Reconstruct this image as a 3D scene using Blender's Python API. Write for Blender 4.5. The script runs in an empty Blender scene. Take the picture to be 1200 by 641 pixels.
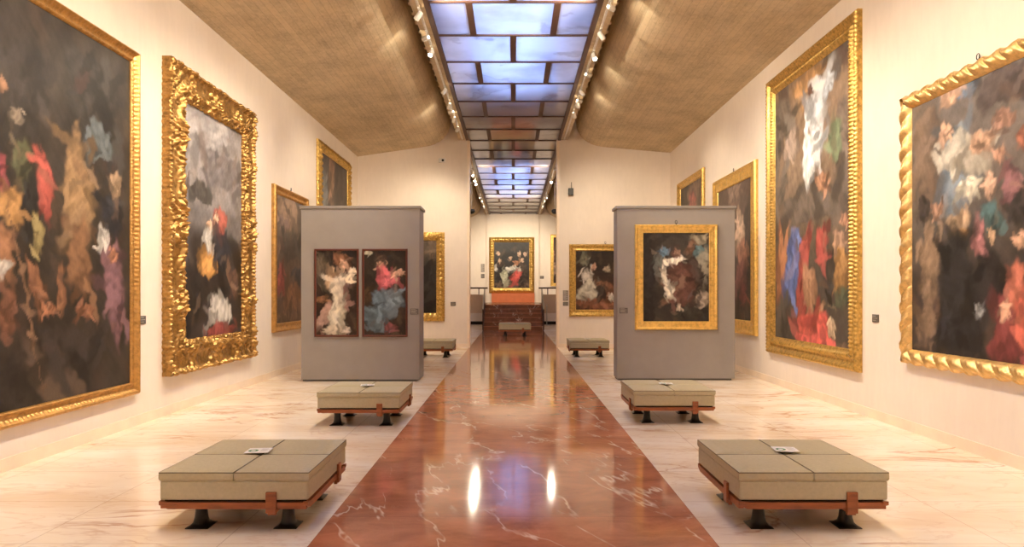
# gallery hall: constants of colour and light
WALLC = (0.815, 0.73, 0.64)
CONC = (0.475, 0.39, 0.265)
REDM = (0.49, 0.19, 0.10)
PANELC = (0.315, 0.287, 0.268)
BENCHC = (0.47, 0.41, 0.27)
LENS_E = 60.0
SKY_P = 1700.0
SKYC = (0.36, 0.50, 1.0)
LAMPC = (1.0, 0.835, 0.61)
SPOT_P = 330.0
SPOT_SIZE = 92
UP_P = 270.0
PAINT_GAIN = 0.93
EXPO = 0.46
import bpy, bmesh, math, random
import numpy as np
from mathutils import Vector, Matrix
random.seed(7)
PI = math.pi
C = bpy.context.scene.collection
sc = bpy.context.scene

# ------------------------------------------------------------------ mesh helpers
class MB:
    """collects shapes, then links them as one mesh object"""
    def __init__(self):
        self.v = []; self.f = []; self.sm = []
    def add(self, vs, fs, smooth=False, M=None):
        o = len(self.v)
        if M is not None: vs = [tuple(M @ Vector(p)) for p in vs]
        self.v += [tuple(p) for p in vs]
        self.f += [tuple(i + o for i in f) for f in fs]
        self.sm += [smooth] * len(fs)
        return self
    def box(self, x0, x1, y0, y1, z0, z1, M=None, bev=0.0):
        if bev <= 0:
            vs = [(x0,y0,z0),(x1,y0,z0),(x1,y1,z0),(x0,y1,z0),(x0,y0,z1),(x1,y0,z1),(x1,y1,z1),(x0,y1,z1)]
            fs = [(0,3,2,1),(4,5,6,7),(0,1,5,4),(1,2,6,5),(2,3,7,6),(3,0,4,7)]
            return self.add(vs, fs, False, M)
        bm = bmesh.new()
        bmesh.ops.create_cube(bm, size=1)
        for v in bm.verts:
            v.co = Vector(((x0+x1)/2+v.co.x*(x1-x0), (y0+y1)/2+v.co.y*(y1-y0), (z0+z1)/2+v.co.z*(z1-z0)))
        bmesh.ops.bevel(bm, geom=list(bm.edges), offset=bev, segments=3, profile=0.5, affect='EDGES', clamp_overlap=True)
        bm.verts.index_update()
        vs = [tuple(v.co) for v in bm.verts]; fs = [tuple(v.index for v in f.verts) for f in bm.faces]
        bm.free()
        return self.add(vs, fs, False, M)
    def prism(self, pts, axis, a, b, M=None):
        """polygon pts in the two other axes, extruded along axis from a to b"""
        n = len(pts)
        def P(p, t):
            if axis == 'x': return (t, p[0], p[1])
            if axis == 'y': return (p[0], t, p[1])
            return (p[0], p[1], t)
        vs = [P(p, a) for p in pts] + [P(p, b) for p in pts]
        fs = [tuple(range(n-1, -1, -1)), tuple(range(n, 2*n))]
        for i in range(n):
            j = (i+1) % n; fs.append((i, j, n+j, n+i))
        return self.add(vs, fs, False, M)
    def lathe(self, prof, seg=20, M=None, cap=True, smooth=True):
        """prof: (r,z) list, about z"""
        vs = []; fs = []
        for r, z in prof:
            for k in range(seg):
                t = 2*PI*k/seg; vs.append((r*math.cos(t), r*math.sin(t), z))
        for i in range(len(prof)-1):
            for k in range(seg):
                k2 = (k+1) % seg
                fs.append((i*seg+k, i*seg+k2, (i+1)*seg+k2, (i+1)*seg+k))
        if cap:
            fs.append(tuple(range(seg-1, -1, -1))); n = len(prof)-1
            fs.append(tuple(n*seg+k for k in range(seg)))
        return self.add(vs, fs, smooth, M)
    def tube(self, pts, r, seg=8, M=None):
        pts = [Vector(p) for p in pts]; vs = []; fs = []
        for i, p in enumerate(pts):
            d = (pts[min(i+1, len(pts)-1)] - pts[max(i-1, 0)]).normalized()
            a = d.orthogonal().normalized()
            if i and abs(a.dot(pa)) < 0.9: a = (pa - d*pa.dot(d)).normalized()
            pa = a
            b = d.cross(a)
            for k in range(seg):
                t = 2*PI*k/seg; vs.append(tuple(p + a*r*math.cos(t) + b*r*math.sin(t)))
        for i in range(len(pts)-1):
            for k in range(seg):
                k2 = (k+1) % seg
                fs.append((i*seg+k, i*seg+k2, (i+1)*seg+k2, (i+1)*seg+k))
        fs.append(tuple(range(seg))); fs.append(tuple((len(pts)-1)*seg+k for k in range(seg)))
        return self.add(vs, fs, True, M)
    def build(self, name, mat, parent=None, loc=None):
        me = bpy.data.meshes.new(name)
        me.from_pydata(self.v, [], self.f)
        me.polygons.foreach_set('use_smooth', self.sm)
        me.validate(); me.update()
        bm = bmesh.new(); bm.from_mesh(me); bmesh.ops.recalc_face_normals(bm, faces=bm.faces); bm.to_mesh(me); bm.free()
        if mat: me.materials.append(mat)
        o = bpy.data.objects.new(name, me); C.objects.link(o)
        if parent: o.parent = parent
        if loc: o.location = loc
        return o

def thing(name, label, cat, loc=(0,0,0), rz=0.0, group=None):
    o = bpy.data.objects.new(name, None); C.objects.link(o)
    o.empty_display_size = 0.2
    o.location = loc; o.rotation_euler = (0, 0, rz)
    o['label'] = label; o['category'] = cat
    if group: o['group'] = group
    return o
def tag(o, label, cat, group=None):
    o['label'] = label; o['category'] = cat
    if group: o['group'] = group
    return o
def struct(o, label=None):
    o['kind'] = 'structure'
    if label: o['label'] = label
    return o
def dup(root, loc, rz, label, group=None):
    r = root.copy(); C.objects.link(r); r.location = loc; r.rotation_euler = (0, 0, rz)
    r['label'] = label
    if group: r['group'] = group
    for ch in list(root.children):
        c = ch.copy(); C.objects.link(c); c.parent = r
        for g in ch.children:
            d = g.copy(); C.objects.link(d); d.parent = c
    return r

# ------------------------------------------------------------------ materials
def lin(c):
    return tuple(((x/255)/12.92 if x/255 <= 0.04045 else ((x/255+0.055)/1.055)**2.4) for x in c)
class NT:
    def __init__(self, name):
        self.m = bpy.data.materials.new(name); self.m.use_nodes = True
        self.t = self.m.node_tree; self.b = self.t.nodes['Principled BSDF']; self.out = self.t.nodes['Material Output']
    def n(self, kind, **kw):
        n = self.t.nodes.new(kind)
        for k, v in kw.items():
            if k.startswith('i_'):
                key = k[2:].replace('_', ' ')
                n.inputs[key].default_value = v
            else: setattr(n, k, v)
        return n
    def l(self, a, b): self.t.links.new(a, b)
    def set(self, **kw):
        for k, v in kw.items():
            key = k.replace('_', ' ')
            self.b.inputs[key].default_value = (tuple(v)+(1,)) if isinstance(v, (tuple, list)) and len(v) == 3 and key != 'Normal' else v
        return self
    def coord(self, kind='Object', scale=(1,1,1), rot=(0,0,0), loc=(0,0,0)):
        tc = self.n('ShaderNodeTexCoord'); mp = self.n('ShaderNodeMapping')
        mp.inputs['Scale'].default_value = scale; mp.inputs['Rotation'].default_value = rot; mp.inputs['Location'].default_value = loc
        self.l(tc.outputs[kind], mp.inputs['Vector']); return mp.outputs['Vector']
    def noise(self, vec, scale, detail=4, rough=0.55, dist=0.0):
        n = self.n('ShaderNodeTexNoise'); n.inputs['Scale'].default_value = scale; n.inputs['Detail'].default_value = detail
        n.inputs['Roughness'].default_value = rough; n.inputs['Distortion'].default_value = dist
        if vec is not None: self.l(vec, n.inputs['Vector'])
        return n.outputs['Fac']
    def ramp(self, fac, stops, interp='LINEAR'):
        r = self.n('ShaderNodeValToRGB'); r.color_ramp.interpolation = interp
        e = r.color_ramp.elements
        while len(e) < len(stops): e.new(0.5)
        for k, (p, c) in enumerate(stops):
            e[k].position = p; e[k].color = tuple(c)+(1,) if len(c) == 3 else c
        self.l(fac, r.inputs['Fac']); return r.outputs['Color']
    def mix(self, fac, a, b, mode='MIX'):
        m = self.n('ShaderNodeMix', data_type='RGBA', blend_type=mode)
        for s, v in ((m.inputs[0], fac), (m.inputs[6], a), (m.inputs[7], b)):
            if hasattr(v, 'links'): self.l(v, s)
            else: s.default_value = v if not isinstance(v, (tuple, list)) else (tuple(v)+(1,) if len(v) == 3 else v)
        return m.outputs[2]
    def math(self, op, a, b=0.0, clamp=False):
        m = self.n('ShaderNodeMath', operation=op); m.use_clamp = clamp
        for s, v in ((m.inputs[0], a), (m.inputs[1], b)):
            if hasattr(v, 'links'): self.l(v, s)
            else: s.default_value = v
        return m.outputs[0]
    def bump(self, h, strength=0.3, dist=0.01):
        b = self.n('ShaderNodeBump'); b.inputs['Strength'].default_value = strength; b.inputs['Distance'].default_value = dist
        self.l(h, b.inputs['Height']); self.l(b.outputs['Normal'], self.b.inputs['Normal'])
    def color(self, c): self.l(c, self.b.inputs['Base Color'])
    def rough(self, c): self.l(c, self.b.inputs['Roughness'])

def simple(name, c, rough=0.5, metal=0.0, var=0.12, scale=8.0, bump=0.0, spec=0.5):
    m = NT(name); m.set(Roughness=rough, Metallic=metal); m.b.inputs['Specular IOR Level'].default_value = spec
    v = m.coord('Object'); f = m.noise(v, scale, 5)
    a = tuple(x*(1-var) for x in c); b = tuple(min(1, x*(1+var)) for x in c)
    m.color(m.ramp(f, [(0.3, a), (0.7, b)]))
    if bump: m.bump(f, bump, 0.01)
    return m.m

def mat_plaster(name='wall_plaster', c=WALLC):
    m = NT(name); m.set(Roughness=0.85); m.b.inputs['Specular IOR Level'].default_value = 0.25
    v = m.coord('Object', scale=(1,1,1))
    f = m.noise(v, 1.3, 6, 0.6); f2 = m.noise(m.coord('Object', scale=(6,6,1.2)), 2.0, 5, 0.65)
    k = m.math('ADD', m.math('MULTIPLY', f, 0.6), m.math('MULTIPLY', f2, 0.4))
    m.color(m.ramp(k, [(0.3, tuple(x*0.93 for x in c)), (0.7, tuple(min(1, x*1.05) for x in c))]))
    m.bump(m.noise(v, 90, 3), 0.08, 0.002)
    return m.m

def mat_concrete(board=True):
    m = NT('board_formed_concrete'); m.set(Roughness=0.8); m.b.inputs['Specular IOR Level'].default_value = 0.3
    v = m.coord('UV'); sep = m.n('ShaderNodeSeparateXYZ'); m.l(v, sep.inputs[0])
    u, w = sep.outputs[0], sep.outputs[1]
    ub = m.math('MULTIPLY', u, 1/0.11); cell = m.math('FLOOR', ub); fr = m.math('FRACT', ub)
    wn = m.n('ShaderNodeTexWhiteNoise', noise_dimensions='1D'); m.l(cell, wn.inputs['W'])
    w2 = m.math('FLOOR', m.math('ADD', m.math('MULTIPLY', w, 1/2.6), m.math('MULTIPLY', wn.outputs['Value'], 3.0)))
    cmb = m.n('ShaderNodeCombineXYZ'); m.l(cell, cmb.inputs[0]); m.l(w2, cmb.inputs[1])
    wn2 = m.n('ShaderNodeTexWhiteNoise', noise_dimensions='2D'); m.l(cmb.outputs[0], wn2.inputs['Vector'])
    line = m.math('LESS_THAN', m.math('ABSOLUTE', m.math('SUBTRACT', fr, 0.5)), 0.455)   # 1 inside the board
    big = m.noise(m.coord('UV', scale=(1,0.8,1)), 1.1, 6, 0.65)
    grain = m.noise(m.coord('UV', scale=(30,5,1)), 1.0, 7, 0.75)
    speck = m.noise(m.coord('UV', scale=(7,5,1)), 2.2, 7, 0.8)
    k = m.math('ADD', m.math('ADD', m.math('MULTIPLY', big, 0.50), m.math('MULTIPLY', grain, 0.26)),
               m.math('ADD', m.math('MULTIPLY', wn2.outputs['Value'], 0.05), m.math('MULTIPLY', speck, 0.34)))
    c1 = m.ramp(k, [(0.36, tuple(x*0.52 for x in CONC)), (0.50, CONC), (0.64, tuple(x*1.38 for x in CONC))])
    c2 = m.mix(m.math('MULTIPLY', m.math('SUBTRACT', 1.0, line), 0.24), c1, tuple(x*0.35 for x in CONC))
    pit = m.ramp(m.noise(m.coord('UV', scale=(16,5,1)), 3.0, 3, 0.5), [(0.27, (1,1,1)), (0.32, (0,0,0))])
    c3 = m.mix(m.math('MULTIPLY', pit, 0.55), c2, tuple(x*0.3 for x in CONC))
    m.color(c3); m.bump(k, 0.35, 0.01)
    return m.m

def joints(m, vec, sx, sy, wd):
    """brick-like slab joints -> (mask 1 on joint, per-slab random)"""
    b = m.n('ShaderNodeTexBrick'); b.offset = 0.0; b.squash = 1.0
    b.inputs['Scale'].default_value = 1.0; b.inputs['Brick Width'].default_value = sx; b.inputs['Row Height'].default_value = sy
    b.inputs['Mortar Size'].default_value = wd; b.inputs['Mortar Smooth'].default_value = 0.0
    b.inputs['Color1'].default_value = (0,0,0,1); b.inputs['Color2'].default_value = (1,1,1,1); b.inputs['Mortar'].default_value = (0.5,0.5,0.5,1)
    m.l(vec, b.inputs['Vector'])
    return b.outputs['Fac'], b.outputs['Color']

def vein(m, vec, scale, detail, dist, width, seed=0.0, rough=0.55):
    n = m.n('ShaderNodeTexNoise', noise_dimensions='4D'); n.inputs['W'].default_value = seed
    n.inputs['Scale'].default_value = scale; n.inputs['Detail'].default_value = detail; n.inputs['Distortion'].default_value = dist
    n.inputs['Roughness'].default_value = rough
    m.l(vec, n.inputs['Vector'])
    a = m.math('ABSOLUTE', m.math('SUBTRACT', n.outputs['Fac'], 0.5))
    return m.ramp(a, [(0.0, (1,1,1)), (width, (0,0,0))])

def mat_cream_marble():
    m = NT('polished_cream_marble'); m.set(Roughness=0.17); m.b.inputs['Specular IOR Level'].default_value = 0.5
    v = m.coord('Object'); vs = m.coord('Object', scale=(0.55,1.7,1), rot=(0,0,0.15))
    j, rnd = joints(m, m.coord('Object', loc=(0.62,0.05,0)), 1.25, 0.86, 0.0035)
    base = m.ramp(m.noise(vs, 1.1, 7, 0.6, 0.6), [(0.3, lin((232,208,180))), (0.5, lin((243,227,206))), (0.72, lin((249,241,228)))])
    base = m.mix(0.09, base, rnd, 'OVERLAY')
    v1 = m.math('MULTIPLY', vein(m, vs, 0.9, 6, 1.3, 0.022, 2.0), m.ramp(m.noise(v, 0.7, 2), [(0.48, (0,0,0)), (0.62, (1,1,1))]))
    base = m.mix(m.math('MULTIPLY', v1, 0.75), base, lin((176,112,72)))
    v2 = vein(m, vs, 2.2, 5, 0.8, 0.02, 7.0)
    base = m.mix(m.math('MULTIPLY', v2, 0.22), base, lin((196,140,104)))
    base = m.mix(m.math('MULTIPLY', j, 0.38), base, lin((150,104,72)))
    m.color(base)
    m.rough(m.ramp(m.noise(v, 3.0, 5), [(0.3, (0.13,)*3), (0.7, (0.21,)*3)]))
    return m.m

def mat_red_marble(name='polished_red_marble', dark=1.0, rg=0.075):
    m = NT(name); m.set(Roughness=rg); m.b.inputs['Specular IOR Level'].default_value = 0.55
    v = m.coord('Object'); j, rnd = joints(m, m.coord('Object', loc=(1.3,0.4,0)), 2.6, 1.72, 0.003)
    c = tuple(x*dark for x in REDM)
    base = m.ramp(m.noise(m.coord('Object', scale=(1.2,2.2,1)), 1.6, 8, 0.68, 0.5),
                  [(0.28, tuple(x*0.62 for x in c)), (0.5, c), (0.75, tuple(x*1.4 for x in c))])
    sp = m.noise(v, 26, 5, 0.8)
    base = m.mix(m.math('MULTIPLY', m.ramp(sp, [(0.52, (0,0,0)), (0.7, (1,1,1))]), 0.22), base, lin((214,150,112)))
    base = m.mix(0.10, base, rnd, 'OVERLAY')
    def turned(sx, sy, ang):
        r = m.coord('Object', rot=(0,0,ang)); mp = m.n('ShaderNodeMapping'); mp.inputs['Scale'].default_value = (sx, sy, 1); m.l(r, mp.inputs['Vector']); return mp.outputs['Vector']
    vv = turned(1.5, 0.42, -0.38)
    thick = m.ramp(m.noise(v, 2.3, 3), [(0.42, (0,0,0)), (0.6, (1,1,1))])
    v1 = m.math('MULTIPLY', vein(m, vv, 0.75, 5, 0.35, 0.0065, 3.0, 0.55), thick)
    base = m.mix(m.math('MULTIPLY', v1, 0.95), base, lin((250,226,200)))
    v2 = m.math('MULTIPLY', vein(m, vv, 1.5, 5, 0.5, 0.006, 9.0), m.ramp(m.noise(v, 1.1, 2), [(0.5, (0,0,0)), (0.66, (1,1,1))]))
    base = m.mix(m.math('MULTIPLY', v2, 0.5), base, lin((224,176,140)))
    base = m.mix(m.math('MULTIPLY', j, 0.4), base, lin((90,44,28)))
    m.color(base)
    return m.m

def mat_gold(name, c, rough=0.34, var=0.35, metal=0.85, sc_=14):
    m = NT(name); m.set(Roughness=rough, Metallic=metal)
    v = m.coord('Object'); f = m.noise(v, sc_, 6, 0.7)
    m.color(m.ramp(f, [(0.32, tuple(x*(1-var) for x in c)), (0.52, c), (0.74, tuple(min(1, x*(1+var*0.7)) for x in c))]))
    m.rough(m.ramp(m.noise(v, sc_*2.3, 4), [(0.3, (rough*0.75,)*3), (0.7, (rough*1.35,)*3)]))
    m.bump(m.noise(v, sc_*5, 4, 0.7), 0.35, 0.004)
    return m.m

def mat_canvas():
    m = NT('oil_on_canvas'); m.set(Roughness=0.4); m.b.inputs['Specular IOR Level'].default_value = 0.28
    a = m.n('ShaderNodeVertexColor', layer_name='paint')
    v = m.coord('Object')
    f = m.noise(m.coord('Object', scale=(1,1,0.7)), 22, 7, 0.72, 0.6)
    m.color(m.mix(0.35, a.outputs['Color'], m.ramp(f, [(0.3, (0.30,)*3), (0.7, (0.70,)*3)]), 'OVERLAY'))
    m.bump(m.noise(v, 120, 4, 0.6), 0.12, 0.002)
    return m.m

def mat_emit(name, c, s):
    m = NT(name); m.set(Base_Color=(0.8,0.8,0.8), Emission_Color=c, Emission_Strength=s); return m.m

def mat_pane():
    m = bpy.data.materials.new('frosted_skylight_glass'); m.use_nodes = True
    t = m.node_tree; t.nodes.clear()
    N = t.nodes.new; L = t.links.new
    out = N('ShaderNodeOutputMaterial'); tr = N('ShaderNodeBsdfTranslucent'); gl = N('ShaderNodeBsdfGlossy'); df = N('ShaderNodeBsdfDiffuse')
    tc = N('ShaderNodeTexCoord'); no = N('ShaderNodeTexNoise'); no.inputs['Scale'].default_value = 1.1; no.inputs['Detail'].default_value = 5
    L(tc.outputs['Object'], no.inputs['Vector'])
    r = N('ShaderNodeValToRGB'); e = r.color_ramp.elements
    e[0].position = 0.3; e[0].color = (0.60,0.62,0.66,1); e[1].position = 0.55; e[1].color = (0.86,0.88,0.92,1)
    L(no.outputs['Fac'], r.inputs['Fac'])
    # old water stains: rings of dust on the glass
    n2 = N('ShaderNodeTexNoise'); n2.inputs['Scale'].default_value = 0.9; n2.inputs['Detail'].default_value = 6; n2.inputs['Distortion'].default_value = 0.4
    L(tc.outputs['Object'], n2.inputs['Vector'])
    r2 = N('ShaderNodeValToRGB'); e = r2.color_ramp.elements
    e[0].position = 0.62; e[0].color = (0,0,0,1); e[1].position = 0.64; e[1].color = (0.45,0.45,0.45,1); x = e.new(0.70); x.color = (0.1,0.1,0.1,1)
    L(n2.outputs['Fac'], r2.inputs['Fac'])
    mx = N('ShaderNodeMix'); mx.data_type = 'RGBA'; L(r2.outputs['Color'], mx.inputs[0]); L(r.outputs['Color'], mx.inputs[6]); mx.inputs[7].default_value = (0.35,0.33,0.33,1)
    L(mx.outputs[2], tr.inputs['Color']); df.inputs['Color'].default_value = (0.34,0.33,0.34,1)
    gl.inputs['Roughness'].default_value = 0.07; gl.inputs['Color'].default_value = (0.95,0.95,0.95,1)
    bp = N('ShaderNodeBump'); bp.inputs['Strength'].default_value = 0.10; bp.inputs['Distance'].default_value = 0.05
    n3 = N('ShaderNodeTexNoise'); n3.inputs['Scale'].default_value = 2.2; L(tc.outputs['Object'], n3.inputs['Vector']); L(n3.outputs['Fac'], bp.inputs['Height'])
    L(bp.outputs['Normal'], gl.inputs['Normal'])
    s1 = N('ShaderNodeMixShader'); s1.inputs[0].default_value = 0.45; L(tr.outputs[0], s1.inputs[1]); L(df.outputs[0], s1.inputs[2])
    fr = N('ShaderNodeFresnel'); fr.inputs['IOR'].default_value = 1.6
    s2 = N('ShaderNodeMixShader'); L(fr.outputs[0], s2.inputs[0]); L(s1.outputs[0], s2.inputs[1]); L(gl.outputs[0], s2.inputs[2])
    L(s2.outputs[0], out.inputs['Surface'])
    return m

WALL = mat_plaster()
CONCRETE = mat_concrete()
CREAM = mat_cream_marble()
RED = mat_red_marble()
STEP = mat_red_marble('shaded_dark_red_marble', 0.45, 0.18)  # dark step tone; beside the lighter treads it also paints riser shade
BASEM = simple('pale_baseboard_stone', lin((240,222,200)), 0.3, var=0.08, scale=3)
STEEL = simple('brown_painted_steel', (0.075,0.035,0.025), 0.5, 0.0, scale=20)
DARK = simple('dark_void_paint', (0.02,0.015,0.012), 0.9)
GREYP = simple('grey_fabric_panel', PANELC, 0.9, var=0.05, scale=3, bump=0.05, spec=0.15)
GREYCAP = simple('grey_painted_cap', tuple(x*0.8 for x in PANELC), 0.6, var=0.05)
PLINTHM = simple('dark_grey_plinth', (0.10,0.085,0.075), 0.6)
LEATHER = simple('beige_leatherette', BENCHC, 0.55, var=0.06, scale=40, bump=0.12, spec=0.3)
WOOD = None
def mat_wood(name, c, rough=0.35):
    m = NT(name); m.set(Roughness=rough)
    f = m.noise(m.coord('Object', scale=(2,14,14)), 3.0, 7, 0.65, 0.5)
    m.color(m.ramp(f, [(0.3, tuple(x*0.6 for x in c)), (0.7, tuple(x*1.25 for x in c))])); return m.m
WOOD = mat_wood('orange_brown_wood', lin((152,84,44)))
WOODD = mat_wood('dark_brown_wood', lin((74,40,28)))
IRON = simple('black_cast_iron', (0.012,0.009,0.008), 0.3, 0.3)
WHITEM = simple('white_lacquered_metal', (0.7,0.68,0.64), 0.35)
BLACKP = simple('black_plastic', (0.012,0.012,0.012), 0.4)
CHROME = simple('brushed_steel', (0.6,0.58,0.55), 0.3, 1.0)
PAPER = simple('white_card', (0.78,0.76,0.74), 0.6, var=0.03)
GREEN = simple('green_print', (0.05,0.22,0.09), 0.6)
INK = simple('grey_print', (0.35,0.34,0.34), 0.6)
LABELM = simple('dark_grey_label', (0.11,0.095,0.085), 0.5)
LABELT = simple('light_label_lettering', (0.42,0.38,0.34), 0.5)
GREYSIGN = simple('grey_text_panel', (0.20,0.17,0.15), 0.6)
TERRA = simple('terracotta_plaster', lin((205,116,74)), 0.7, var=0.08, scale=4)
BEIGEP = simple('grey_beige_parapet', lin((205,180,150)), 0.7, var=0.06, scale=2)
THINFR = simple('dark_red_brown_wood', lin((92,44,32)), 0.4)
CANVAS = mat_canvas()
CANVASBACK = simple('raw_canvas_edge', (0.10,0.07,0.05), 0.9)
LENS = mat_emit('lit_lamp_lens', (1.0,0.80,0.55), LENS_E)
G_OLD = mat_gold('antique_gold', (0.60,0.34,0.11), 0.38)
G_RICH = mat_gold('rich_carved_gold', (0.46,0.265,0.085), 0.36, 0.6)
G_YEL = mat_gold('bright_yellow_gold', (0.88,0.59,0.18), 0.38, 0.30)
G_MID = mat_gold('worn_yellow_gold', (0.66,0.43,0.13), 0.36, 0.50, sc_=20)
PIPING = simple('dark_olive_piping', (0.13,0.10,0.06), 0.6)
G_PALE = mat_gold('pale_gold', (0.86,0.58,0.24), 0.38, 0.3)
PANE = mat_pane()

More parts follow.
